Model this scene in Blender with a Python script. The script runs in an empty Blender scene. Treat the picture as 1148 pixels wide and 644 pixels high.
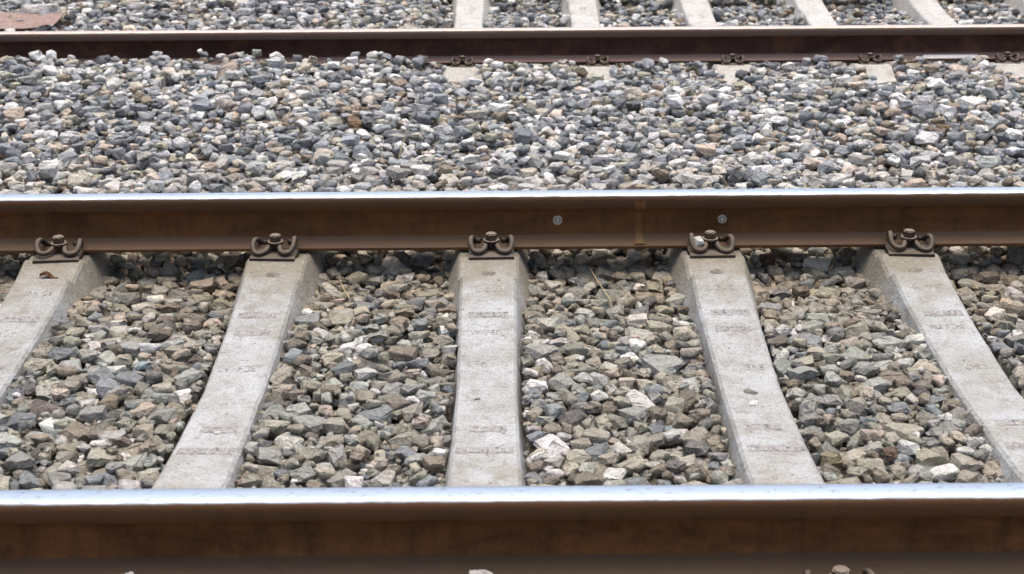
import bpy, bmesh, math
import numpy as np
from mathutils import Matrix, Vector, noise

scene = bpy.context.scene
R_ = math.radians

# ------------------------------------------------------------------ camera
RAIL_TOP = 0.1535            # running surface above the concrete rail seat (z = 0)
GAUGE = 1.738                # rail centre to rail centre
SIDING_Y = 1.738 + 2.756     # first rail of the track behind
DROP = 0.114                 # that track lies this much lower
CAM = Vector((0.0, -2.473, RAIL_TOP + 1.3406))
PITCH, ROLL, FPX = 21.08, -0.42, 1773.0
cam_data = bpy.data.cameras.new('camera')
cam = bpy.data.objects.new('camera', cam_data)
scene.collection.objects.link(cam)
cam.matrix_world = (Matrix.Translation(CAM) @ Matrix.Rotation(R_(90 - PITCH), 4, 'X')
                    @ Matrix.Rotation(R_(ROLL), 4, 'Z'))
cam_data.sensor_width = 36.0
cam_data.lens = FPX / 1148 * 36.0
cam_data.clip_start = 0.05
cam_data.clip_end = 2000.0
cam_data.dof.use_dof = True
cam_data.dof.focus_distance = 4.3
cam_data.dof.aperture_fstop = 8.0
scene.camera = cam

# ------------------------------------------------------------------ sky, sun, exposure (bright overcast day)
SUN_EL, SUN_AZ = 80.0, 12.0
world = bpy.data.worlds.new('World')
scene.world = world
world.use_nodes = True
wn, wl = world.node_tree.nodes, world.node_tree.links
bg = wn['Background']
sky = wn.new('ShaderNodeTexSky')
sky.sky_type = 'NISHITA'
sky.sun_disc = False
sky.sun_elevation = R_(SUN_EL)
sky.sun_rotation = R_(SUN_AZ)
sky.air_density = 1.0
sky.dust_density = 7.0
sky.ozone_density = 0.6
wl.new(sky.outputs[0], bg.inputs[0])
bg.inputs[1].default_value = 0.15
sun_data = bpy.data.lights.new('sun', 'SUN')
sun_data.energy = 1.1
sun_data.angle = R_(80)
sun_data.color = (1.0, 0.985, 0.94)
sun = bpy.data.objects.new('sun', sun_data)
sun.rotation_euler = (R_(90 - SUN_EL), 0, R_(180 - SUN_AZ))
sun.location = (0, 0, 8)
scene.collection.objects.link(sun)
vs = scene.view_settings
vs.view_transform = 'Standard'
vs.look = 'None'
vs.exposure = 0.50
vs.gamma = 1.0
vs.use_curve_mapping = False

rng = np.random.default_rng(11)
COL = scene.collection


# ------------------------------------------------------------------ helpers
def lin(r, g, b):
    f = lambda c: c / 12.92 if c <= 0.04045 else ((c + 0.055) / 1.055) ** 2.4
    return (f(r / 255), f(g / 255), f(b / 255), 1.0)


def link(name, mesh, mats, parent=None):
    o = bpy.data.objects.new(name, mesh)
    if mats is not None:
        for m in (mats if isinstance(mats, (list, tuple)) else [mats]):
            mesh.materials.append(m)
    COL.objects.link(o)
    o.parent = parent
    return o


def pydata(name, v, f, mats, parent=None, smooth=None):
    me = bpy.data.meshes.new(name)
    me.from_pydata([tuple(p) for p in v], [], f)
    me.validate()
    bm = bmesh.new(); bm.from_mesh(me)
    bmesh.ops.recalc_face_normals(bm, faces=bm.faces)
    bm.to_mesh(me); bm.free()
    if smooth:
        me.shade_smooth()
        me.set_sharp_from_angle(angle=R_(smooth))
    return link(name, me, mats, parent)


def from_bm(name, bm, mats, parent=None, smooth=None):
    me = bpy.data.meshes.new(name)
    bmesh.ops.recalc_face_normals(bm, faces=bm.faces)
    bm.to_mesh(me); bm.free()
    if smooth:
        me.shade_smooth()
        me.set_sharp_from_angle(angle=R_(smooth))
    return link(name, me, mats, parent)


def empty(name, loc, rz=0.0):
    o = bpy.data.objects.new(name, None)
    o.empty_display_size = 0.05
    o.location = loc
    o.rotation_euler = (0, 0, rz)
    COL.objects.link(o)
    return o


def tag(o, label=None, cat=None, group=None, kind=None):
    for k, v in (('label', label), ('category', cat), ('group', group), ('kind', kind)):
        if v:
            o[k] = v
    return o


def tube(path, rad, seg=8, caps=True):
    """vertices and faces of a tube along a list of points (rad: number or list)"""
    P = [Vector(p) for p in path]
    n = len(P)
    rad = rad if isinstance(rad, (list, tuple)) else [rad] * n
    v, f = [], []
    up = Vector((0, 0, 1))
    t0 = (P[1] - P[0]).normalized()
    side = t0.orthogonal().normalized()
    for i in range(n):
        t = (P[min(i + 1, n - 1)] - P[max(i - 1, 0)]).normalized()
        side = (side - t * side.dot(t)).normalized()
        b = t.cross(side)
        for k in range(seg):
            a = 2 * math.pi * k / seg
            v.append(P[i] + (side * math.cos(a) + b * math.sin(a)) * rad[i])
    for i in range(n - 1):
        for k in range(seg):
            k2 = (k + 1) % seg
            f.append((i * seg + k, i * seg + k2, (i + 1) * seg + k2, (i + 1) * seg + k))
    if caps:
        f.append(tuple(range(seg))[::-1])
        f.append(tuple((n - 1) * seg + k for k in range(seg)))
    return v, f


def catmull(pts, sub=6):
    P = [Vector(p) for p in pts]
    P = [P[0] * 2 - P[1]] + P + [P[-1] * 2 - P[-2]]
    out = []
    for i in range(1, len(P) - 2):
        a, b, c, d = P[i - 1:i + 3]
        for k in range(sub):
            t = k / sub
            out.append(0.5 * (2 * b + (c - a) * t + (2 * a - 5 * b + 4 * c - d) * t * t + (3 * b - a - 3 * c + d) * t ** 3))
    out.append(P[-2])
    return out


def prism(poly, z0, z1):
    """vertical prism over a list of (x, y)"""
    n = len(poly)
    v = [(x, y, z0) for x, y in poly] + [(x, y, z1) for x, y in poly]
    f = [tuple(range(n))[::-1], tuple(range(n, 2 * n))]
    f += [(i, (i + 1) % n, n + (i + 1) % n, n + i) for i in range(n)]
    return v, f


def join(*parts):
    V, F = [], []
    for v, f in parts:
        o = len(V)
        V += list(v)
        F += [tuple(i + o for i in q) for q in f]
    return V, F


# ------------------------------------------------------------------ materials
class Mat:
    def __init__(self, name, rough=0.8, metal=0.0, spec=0.3):
        self.m = bpy.data.materials.new(name)
        self.m.use_nodes = True
        self.t = self.m.node_tree
        self.b = self.t.nodes['Principled BSDF']
        self.b.inputs['Roughness'].default_value = rough
        self.b.inputs['Metallic'].default_value = metal
        self.b.inputs['Specular IOR Level'].default_value = spec
        self.pos = self.n('ShaderNodeNewGeometry')

    def n(self, kind, **kw):
        nd = self.t.nodes.new(kind)
        for k, v in kw.items():
            setattr(nd, k, v)
        return nd

    def l(self, a, b):
        self.t.links.new(a, b)

    def noise(self, scale, detail=4.0, rough=0.6, vec=None, stretch=None):
        nz = self.n('ShaderNodeTexNoise')
        nz.inputs['Scale'].default_value = scale
        nz.inputs['Detail'].default_value = detail
        nz.inputs['Roughness'].default_value = rough
        src = vec or self.pos.outputs['Position']
        if stretch:
            mp = self.n('ShaderNodeMapping')
            mp.inputs['Scale'].default_value = stretch
            self.l(src, mp.inputs['Vector'])
            src = mp.outputs[0]
        self.l(src, nz.inputs['Vector'])
        return nz.outputs['Fac']

    def ramp(self, fac, lo, hi, a=0.0, b=1.0):
        r = self.n('ShaderNodeMapRange')
        r.inputs['From Min'].default_value = lo
        r.inputs['From Max'].default_value = hi
        r.inputs['To Min'].default_value = a
        r.inputs['To Max'].default_value = b
        r.clamp = True
        self.l(fac, r.inputs['Value'])
        return r.outputs[0]

    def mix(self, fac, a, b, mode='MIX'):
        m = self.n('ShaderNodeMix', data_type='RGBA', blend_type=mode)
        for sock, val in ((m.inputs[0], fac), (m.inputs[6], a), (m.inputs[7], b)):
            if isinstance(val, (int, float)):
                sock.default_value = val
            elif isinstance(val, tuple):
                sock.default_value = val
            else:
                self.l(val, sock)
        return m.outputs[2]

    def math(self, op, a, b=0.0):
        m = self.n('ShaderNodeMath', operation=op)
        for i, val in enumerate((a, b)):
            if isinstance(val, (int, float)):
                m.inputs[i].default_value = val
            else:
                self.l(val, m.inputs[i])
        return m.outputs[0]

    def sep(self, out):
        s = self.n('ShaderNodeSeparateXYZ')
        self.l(out, s.inputs[0])
        return s.outputs

    def bump(self, height, dist, strength=1.0):
        b = self.n('ShaderNodeBump')
        b.inputs['Distance'].default_value = dist
        b.inputs['Strength'].default_value = strength
        self.l(height, b.inputs['Height'])
        self.l(b.outputs[0], self.b.inputs['Normal'])

    def color(self, c):
        if isinstance(c, tuple):
            self.b.inputs['Base Color'].default_value = c
        else:
            self.l(c, self.b.inputs['Base Color'])

    def set(self, name, v):
        if isinstance(v, (int, float)):
            self.b.inputs[name].default_value = v
        else:
            self.l(v, self.b.inputs[name])


def stone_material(name, attribute):
    M = Mat(name, 0.85, 0.0, 0.25)
    if attribute:
        a = M.n('ShaderNodeAttribute', attribute_name='stone_colour')
        base = a.outputs['Color']
    else:
        a = M.n('ShaderNodeObjectInfo')
        base = a.outputs['Color']
    dark = M.mix(0.45, base, (0.36, 0.33, 0.28, 1), 'MULTIPLY')
    light = M.mix(0.34, base, (0.52, 0.50, 0.45, 1))
    c = M.mix(M.ramp(M.noise(60, 6, 0.7), 0.40, 0.53), dark, base)
    c = M.mix(M.ramp(M.noise(46, 6, 0.75), 0.53, 0.64), c, light)
    c = M.mix(M.ramp(M.noise(24, 3, 0.6), 0.55, 0.68, 0, 0.5), c, M.mix(0.55, c, lin(128, 112, 88)))
    grit = M.noise(300, 3, 0.6)
    c = M.mix(M.ramp(grit, 0.50, 0.64, 0, 0.5), c, M.mix(0.55, c, (0.05, 0.047, 0.04, 1)))
    c = M.mix(M.ramp(M.noise(260, 3, 0.6), 0.56, 0.68, 0, 0.35), c, (0.55, 0.54, 0.50, 1))
    M.color(c)
    h = M.math('ADD', M.noise(130, 6, 0.7), M.math('MULTIPLY', M.noise(52, 4, 0.6), 1.8))
    M.bump(h, 0.011, 0.9)
    return M.m


STONE_OBJ = stone_material('ballast_stone', False)
STONE_STUFF = stone_material('ballast_stones', True)


def bed_material():
    M = Mat('gravel_bed', 0.95, 0, 0.1)
    v = M.n('ShaderNodeTexVoronoi')
    v.inputs['Scale'].default_value = 38
    M.l(M.pos.outputs['Position'], v.inputs['Vector'])
    hue = M.mix(M.sep(v.outputs['Color'])[0], lin(84, 76, 66), lin(132, 126, 118))
    M.color(M.mix(M.ramp(M.noise(3, 4), 0.4, 0.6), hue, M.mix(0.5, hue, lin(80, 70, 58))))
    M.bump(M.math('SUBTRACT', 1.0, v.outputs['Distance']), 0.02, 0.9)
    return M.m


BED = bed_material()


def concrete_material(name, pale, warm, stain):
    M = Mat(name, 0.9, 0, 0.2)
    s = M.sep(M.pos.outputs['Position'])
    big = M.noise(9, 5, 0.6)
    fine = M.noise(160, 4, 0.7)
    c = M.mix(M.ramp(big, 0.38, 0.62), pale, warm)
    # brown brake dust and rust washed out from the rail seats
    tc = M.n('ShaderNodeTexCoord')
    ys = M.sep(tc.outputs['Object'])[1]
    d1 = M.math('ABSOLUTE', ys)
    d2 = M.math('ABSOLUTE', M.math('SUBTRACT', ys, GAUGE))
    d = M.math('ADD', M.math('MINIMUM', d1, d2), M.ramp(M.noise(14, 4), 0.3, 0.7, -0.09, 0.09))
    c = M.mix(M.ramp(d, 0.16, 0.42, 0.85, 0.0), c, stain)
    c = M.mix(M.ramp(fine, 0.47, 0.63, 0, 0.75), c, M.mix(0.6, c, lin(112, 108, 102)))
    c = M.mix(M.ramp(M.noise(36, 5, 0.7), 0.54, 0.68, 0, 0.65), c, M.mix(0.6, c, lin(122, 113, 99)))
    c = M.mix(M.ramp(M.noise(17, 6, 0.75, stretch=(1, 0.45, 1)), 0.53, 0.66, 0, 0.7), c, M.mix(0.6, c, lin(130, 124, 114)))
    c = M.mix(M.ramp(M.noise(75, 5, 0.8), 0.60, 0.70, 0, 0.7), c, lin(206, 206, 203))
    spots = M.n('ShaderNodeTexVoronoi')
    spots.inputs['Scale'].default_value = 26
    M.l(M.pos.outputs['Position'], spots.inputs['Vector'])
    dot = M.ramp(spots.outputs['Distance'], 0.07, 0.13, 1, 0)
    pick = M.ramp(M.sep(spots.outputs['Color'])[1], 0.68, 0.7, 0, 0.75)
    c = M.mix(M.math('MULTIPLY', dot, pick), c, lin(98, 92, 86))
    # damp, dirty flanks down by the stones
    M.color(c)
    M.bump(M.math('ADD', fine, M.math('MULTIPLY', M.noise(40, 4), 1.5)), 0.005, 0.8)
    return M.m


CONC = concrete_material('sleeper_concrete', lin(184, 187, 189), lin(165, 165, 160), lin(142, 134, 115))
CONC_FAR = concrete_material('siding_sleeper_concrete', lin(206, 206, 203), lin(194, 193, 188), lin(192, 189, 180))


def stamp_material():
    M = Mat('stamp_concrete', 0.95, 0, 0.15)
    M.color(M.mix(M.ramp(M.noise(95, 4), 0.36, 0.52), lin(102, 99, 97), lin(154, 153, 151)))
    M.bump(M.noise(220, 3), 0.0015, 0.6)
    return M.m


STAMP = stamp_material()


def rust_material(name, dark, mid, dust, dust_lo=0.22, dust_hi=0.75, dust_max=0.9, polish_z=None, polished=None,
                  rough_polish=0.50, face=None):
    """rusty rail steel; upward slopes carry dust; the running surface above polish_z is worn bright"""
    M = Mat(name, 0.82, 0.0, 0.25)
    nz = M.noise(20, 6, 0.65, stretch=(0.35, 1, 1))
    vert = M.noise(26, 4, 0.6, stretch=(1.0, 0.2, 0.16))
    c = M.mix(M.ramp(nz, 0.35, 0.65), dark, mid)
    c = M.mix(M.ramp(vert, 0.48, 0.72, 0, 0.6), c, M.mix(0.5, dark, (0.02, 0.012, 0.007, 1)))
    c = M.mix(M.ramp(M.noise(90, 4), 0.58, 0.72, 0, 0.5), c, mid)
    c = M.mix(M.ramp(M.noise(11, 5, 0.7, stretch=(0.8, 1, 0.6)), 0.50, 0.64, 0, 0.55), c, M.mix(0.5, mid, lin(118, 80, 38)))
    c = M.mix(M.ramp(M.noise(48, 5, 0.75), 0.56, 0.70, 0, 0.6), c, M.mix(0.6, dark, (0.012, 0.011, 0.012, 1)))
    nzv = M.sep(M.pos.outputs['Normal'])[2]
    up = M.math('ADD', nzv, M.ramp(M.noise(34, 4, 0.6, stretch=(0.5, 1, 1)), 0.3, 0.7, -0.12, 0.12))
    c = M.mix(M.ramp(up, dust_lo, dust_hi, 0, dust_max), c, dust)
    z = M.sep(M.pos.outputs['Position'])[2]
    if face:                                   # rubbed flank of the head
        c = M.mix(M.ramp(z, face[0], face[0] + 0.004, 0, 0.8), c, face[1])
    if polish_z is not None:
        edge = M.ramp(M.noise(60, 4, 0.6, stretch=(0.3, 1, 1)), 0.3, 0.7, -0.0006, 0.0006)
        k = M.ramp(M.math('ADD', z, edge), polish_z - 0.0012, polish_z + 0.0014)
        fleck = M.ramp(M.noise(70, 5, 0.75, stretch=(0.6, 1, 1)), 0.57, 0.66, 0, 0.8)
        pc = M.mix(fleck, polished, M.mix(0.6, polished, lin(84, 80, 82)))
        c = M.mix(k, c, pc)
        M.set('Metallic', M.math('MULTIPLY', k, 0.9))
        M.set('Roughness', M.ramp(k, 0, 1, 0.82, rough_polish))
    M.color(c)
    M.bump(M.math('ADD', M.noise(150, 4, 0.7), M.noise(30, 3)), 0.0012, 0.5)
    return M.m


PD, PM = lin(46, 27, 15), lin(76, 47, 25)
NEAR_RAIL = rust_material('near_rail_steel', lin(84, 52, 29), lin(118, 79, 45), lin(70, 58, 47),
                          polish_z=RAIL_TOP - 0.0036, polished=lin(172, 186, 203), rough_polish=0.50,
                          face=(0.008 + 0.108, lin(88, 62, 41)))
FAR_RAIL = rust_material('far_rail_steel', lin(84, 55, 32), lin(108, 73, 43), lin(96, 79, 64),
                         polish_z=RAIL_TOP - 0.0036, polished=lin(190, 204, 218), rough_polish=0.42,
                         face=(0.008 + 0.108, lin(78, 58, 42)))
SID_RAIL = rust_material('siding_rail_steel', lin(58, 37, 31), lin(78, 53, 46), lin(118, 100, 94),
                         polish_z=RAIL_TOP - DROP - 0.0035, polished=lin(205, 190, 182), rough_polish=0.5,
                         face=(0.008 + 0.108 - DROP, lin(100, 84, 74)))
WELD = rust_material('weld_rust', lin(98, 68, 36), lin(120, 86, 46), lin(112, 89, 60))
CLIP = rust_material('clip_steel', lin(46, 40, 35), lin(68, 59, 51), lin(112, 103, 92), 0.35, 0.95, 0.8)
PLATE = rust_material('guide_plate', lin(44, 39, 35), lin(66, 59, 53), lin(112, 103, 92), 0.6, 1.0, 0.8)
BOLT = rust_material('bolt_steel', lin(58, 48, 41), lin(82, 69, 60), lin(134, 123, 112), 0.75, 0.95, 0.95)
STUD = rust_material('stud_steel', lin(176, 168, 158), lin(206, 198, 188), lin(210, 204, 196))


def simple(name, c1, c2, scale=60, rough=0.85, bump=0.001):
    M = Mat(name, rough, 0, 0.2)
    M.color(M.mix(M.ramp(M.noise(scale, 4), 0.38, 0.62), c1, c2))
    M.bump(M.noise(scale * 3, 3), bump, 0.6)
    return M.m


STROKE = simple('stamp_stroke', lin(126, 122, 118), lin(178, 177, 174), 60)
PAD = simple('rail_pad_rubber', lin(30, 28, 28), lin(48, 44, 42))
HOLE = simple('socket_plug', lin(104, 98, 92), lin(136, 128, 118))
GLINT = simple('glint_white', lin(236, 234, 230), lin(214, 210, 206), 80, 0.5)  # white colour standing in for light glinting off the rail foot
SHEETM = simple('rusty_sheet', lin(132, 111, 104), lin(156, 135, 127), 40, 0.8)
STRAW = simple('dry_straw', lin(188, 172, 140), lin(150, 132, 100), 90)
LEAF = simple('dead_leaf', lin(70, 42, 30), lin(104, 66, 44), 120)

# ------------------------------------------------------------------ ground
gnd = pydata('ground', [(-400, -400, -0.42), (400, -400, -0.42), (400, 400, -0.42), (-400, 400, -0.42)], [(0, 1, 2, 3)], BED)
tag(gnd, 'grey gravel ground far around the tracks', kind='structure')

# ------------------------------------------------------------------ track layout
NEAR_X = [-1.852, -1.252, -0.653, -0.0565, 0.549, 1.098, 1.70]
SID_X = [-3.82, -3.22, -2.62, -2.02, -1.42, -0.82, -0.212, 0.385, 0.982, 1.590, 2.196, 2.80, 3.40]
RAIL_PTS = [(0.0, 0.0), (0.066, 0.0), (0.067, 0.002), (0.067, 0.008), (0.064, 0.0105), (0.040, 0.0145), (0.022, 0.0185), (0.0125, 0.025),
            (0.0085, 0.038), (0.0075, 0.060), (0.0078, 0.085), (0.010, 0.096), (0.0155, 0.1015), (0.0315, 0.1065),
            (0.0335, 0.109), (0.0337, 0.130), (0.0325, 0.1365), (0.0295, 0.1410), (0.023, 0.1438), (0.012, 0.1451), (0.0, 0.1455)]
XL = 9.0


def strip(name, idx, y0, z0, mat, parent):
    """extrude rail-profile points idx, mirrored, along x: one continuous skin of that piece of the rail"""
    half = [RAIL_PTS[i] for i in idx]
    prof = [(-a, b) for a, b in half] if half[0][0] > 0 else [(-a, b) for a, b in half][1:]
    loops = []
    if half[0][0] == 0 or half[-1][0] == 0:         # runs through the centre line: one strip
        if half[0][0] == 0:
            pts = [(-a, b) for a, b in half[::-1]] + half[1:]
        else:
            pts = half + [(-a, b) for a, b in half[::-1]][1:]
        loops = [pts]
    else:
        loops = [half, [(-a, b) for a, b in half]]
    V, F = [], []
    xs = np.linspace(-XL, XL, 25)
    for pts in loops:
        o = len(V)
        n = len(pts)
        for x in xs:
            V += [(x, y0 + a, z0 + b) for a, b in pts]
        for k in range(len(xs) - 1):
            for i in range(n - 1):
                F.append((o + k * n + i, o + k * n + i + 1, o + (k + 1) * n + i + 1, o + (k + 1) * n + i))
    me = bpy.data.meshes.new(name)
    me.from_pydata(V, [], F)
    bm = bmesh.new(); bm.from_mesh(me)
    # orient outwards: away from the line (y0, z0 + 0.06), checked per loop through the normals
    for f in bm.faces:
        c = f.calc_center_median()
        core = Vector((c.x, y0, z0 + (0.125 if c.z > z0 + 0.1 else (0.005 if c.z < z0 + 0.024 else c.z))))
        if f.normal.dot(c - core) < 0:
            f.normal_flip()
    bm.to_mesh(me); bm.free()
    me.shade_smooth()
    me.set_sharp_from_angle(angle=R_(40))
    o = link(name, me, mat, parent)
    o.matrix_parent_inverse = parent.matrix_world.inverted()
    return o


def rail(y0, zd, mat, label):
    r = empty('rail', (0, 0, 0))
    tag(r, label, 'rail')
    z0 = 0.008 + zd
    strip('rail_foot', range(0, 8), y0, z0, mat, r)
    strip('rail_web', range(7, 13), y0, z0, mat, r)
    strip('rail_head', range(12, 21), y0, z0, mat, r)
    return r


near_rail = rail(0.0, 0.0, NEAR_RAIL, 'steel rail with polished top across the bottom edge, nearest of all rails')
far_rail = rail(GAUGE, 0.0, FAR_RAIL, 'brown rail with bright polished top and a weld seam, above the long sleepers')
sid_rail = rail(SIDING_Y, -DROP, SID_RAIL, 'dull brown unpolished rail beyond the wide grey gravel strip')
back_rail = rail(SIDING_Y + GAUGE, -DROP, SID_RAIL, 'farthest brown rail, just its foot at the top edge of the picture')

# weld collar on the far rail
wx = 0.357
seq = list(range(4, 16))
wid = {4: .014, 5: .013, 6: .012, 7: .011, 8: .0105, 9: .010, 10: .0105, 11: .012, 12: .013, 13: .017, 14: .016, 15: .012}
Vw, Fw = [], []
for sgn in (-1, 1):
    o = len(Vw)
    for i in seq:
        a, b = RAIL_PTS[i]
        a0, b0 = RAIL_PTS[i - 1]; a1, b1 = RAIL_PTS[i + 1]
        tx, tz = a1 - a0, b1 - b0
        L = math.hypot(tx, tz)
        nx, nz_ = tz / L, -tx / L
        w = wid[i]
        for off, ww in ((-0.002, w + 0.003), (0.0032, w), (0.0045, w * 0.35), (0.0045, -w * 0.35), (0.0032, -w), (-0.002, -w - 0.003)):
            Vw.append((wx + ww, GAUGE + sgn * (a + nx * off), 0.008 + b + nz_ * off))
    for k in range(len(seq) - 1):
        for j in range(5):
            Fw.append((o + k * 6 + j, o + k * 6 + j + 1, o + (k + 1) * 6 + j + 1, o + (k + 1) * 6 + j))
tag(pydata('weld_seam', Vw, Fw, WELD, far_rail, 60), 'ochre rusty weld seam around the rail')


def lathe_y(profile, seg=16):
    """(radius, -y) rings about the y axis"""
    v, f = [], []
    for r, h in profile:
        for k in range(seg):
            a = 2 * math.pi * k / seg
            v.append((r * math.cos(a), -h, r * math.sin(a)))
    n = len(profile)
    for i in range(n - 1):
        for k in range(seg):
            k2 = (k + 1) % seg
            f.append((i * seg + k, i * seg + k2, (i + 1) * seg + k2, (i + 1) * seg + k))
    f.append(tuple((n - 1) * seg + k for k in range(seg)))
    return v, f


for sx, big in ((0.129, 1.0), (0.590, 0.95)):
    v, f = lathe_y([(0.0135 * big, 0.0), (0.0135 * big, 0.004), (0.0120 * big, 0.006), (0.0090 * big, 0.006), (0.0085 * big, 0.0015), (0.0055 * big, 0.0015), (0.0050 * big, 0.010), (0.0035 * big, 0.012)])
    o = pydata('stud', [(x + sx, y + GAUGE - 0.0072, z + 0.008 + 0.066) for x, y, z in v], f, STUD, far_rail, 35)

# bright glint on the siding rail's foot, painted as a white patch
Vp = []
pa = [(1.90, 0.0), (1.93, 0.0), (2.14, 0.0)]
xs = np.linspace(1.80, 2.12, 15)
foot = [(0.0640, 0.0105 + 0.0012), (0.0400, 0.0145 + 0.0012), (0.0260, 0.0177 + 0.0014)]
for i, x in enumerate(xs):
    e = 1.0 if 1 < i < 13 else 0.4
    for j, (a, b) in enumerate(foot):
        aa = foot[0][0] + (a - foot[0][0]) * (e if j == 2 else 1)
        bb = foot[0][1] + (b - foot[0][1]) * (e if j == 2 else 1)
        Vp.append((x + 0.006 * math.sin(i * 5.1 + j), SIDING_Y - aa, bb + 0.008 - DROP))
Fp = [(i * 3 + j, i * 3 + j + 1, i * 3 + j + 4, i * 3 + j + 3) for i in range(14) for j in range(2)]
tag(pydata('painted_glint', Vp, Fp, GLINT, sid_rail), 'painted white glint on the rail foot')

# ------------------------------------------------------------------ sleepers
# stations measured from a rail centre towards the middle of the track: t, half width of top, z of top
ST = [(-0.44, 0.078, -0.050), (-0.42, 0.082, -0.036), (-0.26, 0.082, -0.022), (-0.150, 0.084, 0.010), (-0.128, 0.085, 0.010),
      (-0.118, 0.085, 0.0), (0.118, 0.085, 0.0), (0.128, 0.084, 0.010), (0.140, 0.083, 0.010), (0.240, 0.081, -0.012),
      (0.252, 0.074, 0.001), (0.268, 0.0745, -0.001), (0.40, 0.0745, -0.018), (0.56, 0.0725, -0.031), (GAUGE / 2, 0.070, -0.045)]


def top_z(t):
    return float(np.interp(t, [s[0] for s in ST], [s[2] for s in ST]))


def sleeper_sections():
    full = [(t, hw, z) for t, hw, z in ST]
    full += [(GAUGE - t, hw, z) for t, hw, z in ST[-2::-1]]
    return full


def sleeper_mesh():
    V, F = [], []
    secs = sleeper_sections()
    for y, hw, z in secs:
        t = min(y, GAUGE - y)
        bw = float(np.interp(t, [-0.44, -0.2, 0.0, 0.2, 0.45, 0.87], [0.125, 0.135, 0.140, 0.132, 0.108, 0.100]))
        c = 0.007
        fl = float(np.interp(t, [-0.44, 0.0, 0.26, 0.5, 0.87], [0.025, 0.030, 0.028, 0.018, 0.014]))
        ring = [(-bw, -0.22), (-hw - fl, -0.075 + min(0, z)), (-hw, z - c), (-hw + c, z), (hw - c, z), (hw, z - c), (hw + fl, -0.075 + min(0, z)), (bw, -0.22)]
        V += [(a, y, b) for a, b in ring]
    n = 8
    for i in range(len(secs) - 1):
        for k in range(n):
            k2 = (k + 1) % n
            F.append((i * n + k, i * n + k2, (i + 1) * n + k2, (i + 1) * n + k))
    F.append(tuple(range(n)))
    F.append(tuple((len(secs) - 1) * n + k for k in range(n)))
    me = bpy.data.meshes.new('sleeper_body')
    me.from_pydata(V, [], F)
    bm = bmesh.new(); bm.from_mesh(me)
    bmesh.ops.recalc_face_normals(bm, faces=bm.faces)
    bm.to_mesh(me); bm.free()
    return me


SLEEPER_MESH = {m.name: sleeper_mesh() for m in (CONC, CONC_FAR)}
for m in (CONC, CONC_FAR):
    SLEEPER_MESH[m.name].materials.append(m)

# seven-segment-like strokes of worn stamped characters
GLYPHS = [[(0, 0, 0, 1), (0, 1, 1, 1), (1, 1, 1, 0)], [(0, 0, 0, 1), (0, 0, 1, 0), (0, 1, 1, 1), (1, 0, 1, 1)], [(0, 0, 0, 1), (0, 1, 1, 0), (1, 0, 1, 1)],
          [(0, 0, 1, 1), (0, 1, 1, 0)], [(0, 0, 0, 1), (0, 1, 1, 1), (0, 0, 1, 0)], [(0, 0, 0, 1), (0, .5, 1, .5), (1, 0, 1, 1)],
          [(0, 1, .5, 0), (.5, 0, 1, 1)], [(0, 0, 1, 0), (0, 0, 0, 1), (0, .5, .8, .5), (0, 1, 1, 1)]]


def stamp(parent, y_from_near, u0, width, depth, nchar, seed, plate, r):
    """worn block stamp: a rough shallow plate with raised strokes, following the slope of the sleeper top"""
    rg = np.random.default_rng(seed)
    V, F, strokes = [], [], []

    def sz(y):
        return top_z(min(y, GAUGE - y))

    def quad(a, b, w, h0, h1):
        ax, ay = a; bx, by = b
        dx, dy = bx - ax, by - ay
        L = math.hypot(dx, dy) + 1e-9
        px, py = -dy / L * w, dx / L * w
        o = len(V)
        for h in (h0, h1):
            for (x, y) in ((ax + px, ay + py), (bx + px, by + py), (bx - px, by - py), (ax - px, ay - py)):
                V.append((x, y, sz(y) + h))
        F.extend([(o + 4, o + 5, o + 6, o + 7)] + [(o + i, o + (i + 1) % 4, o + 4 + (i + 1) % 4, o + 4 + i) for i in range(4)])

    x0, x1 = u0 - width / 2, u0 + width / 2
    y0, y1 = y_from_near - depth / 2, y_from_near + depth / 2
    if plate:                                  # ragged patch of rough dark concrete
        nn = 26
        o = len(V)
        for k in range(nn + 1):
            xx = x0 + width * k / nn
            for e, yy in ((0, y0 + rg.uniform(-0.1, 0.12) * depth), (1, y1 + rg.uniform(-0.12, 0.1) * depth)):
                V.append((xx, yy, sz(yy) + 0.0006))
        F.extend([(o + 2 * k, o + 2 * k + 2, o + 2 * k + 3, o + 2 * k + 1) for k in range(nn)])
    cw = width / nchar
    for i in range(nchar):
        if rg.random() < 0.18:
            continue
        g = GLYPHS[rg.integers(len(GLYPHS))]
        cx0, cy0 = x0 + cw * (i + 0.16), y0 + depth * 0.16
        w_, h_ = cw * 0.66, depth * 0.68
        for a, b, c, d in g:
            if rg.random() < 0.22:
                continue
            m0 = len(F)
            quad((cx0 + a * w_, cy0 + b * h_), (cx0 + c * w_, cy0 + d * h_), r * rg.uniform(0.6, 1.1), -0.002, 0.0012)
            strokes.extend(range(m0, len(F)))
    me = bpy.data.meshes.new('stamp')
    me.from_pydata(V, [], F)
    for k in strokes:
        me.polygons[k].material_index = 1
    o = link('stamp', me, [STAMP, STROKE], parent)
    o['kind'] = 'stuff'
    return o


def disc_plug(parent, y):
    n = 18
    V, F = [], []
    for k, (rx, ry, h) in enumerate(((0.021, 0.012, -0.001), (0.018, 0.010, 0.0012), (0.013, 0.008, 0.0004))):
        for i in range(n):
            a = 2 * math.pi * i / n
            yy = y + ry * math.sin(a)
            V.append((rx * math.cos(a), yy, top_z(min(yy, GAUGE - yy)) + h))
    for k in range(2):
        for i in range(n):
            F.append((k * n + i, k * n + (i + 1) % n, (k + 1) * n + (i + 1) % n, (k + 1) * n + i))
    F.append(tuple(2 * n + i for i in range(n)))
    return pydata('socket_plug', V, F, HOLE, parent)


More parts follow.
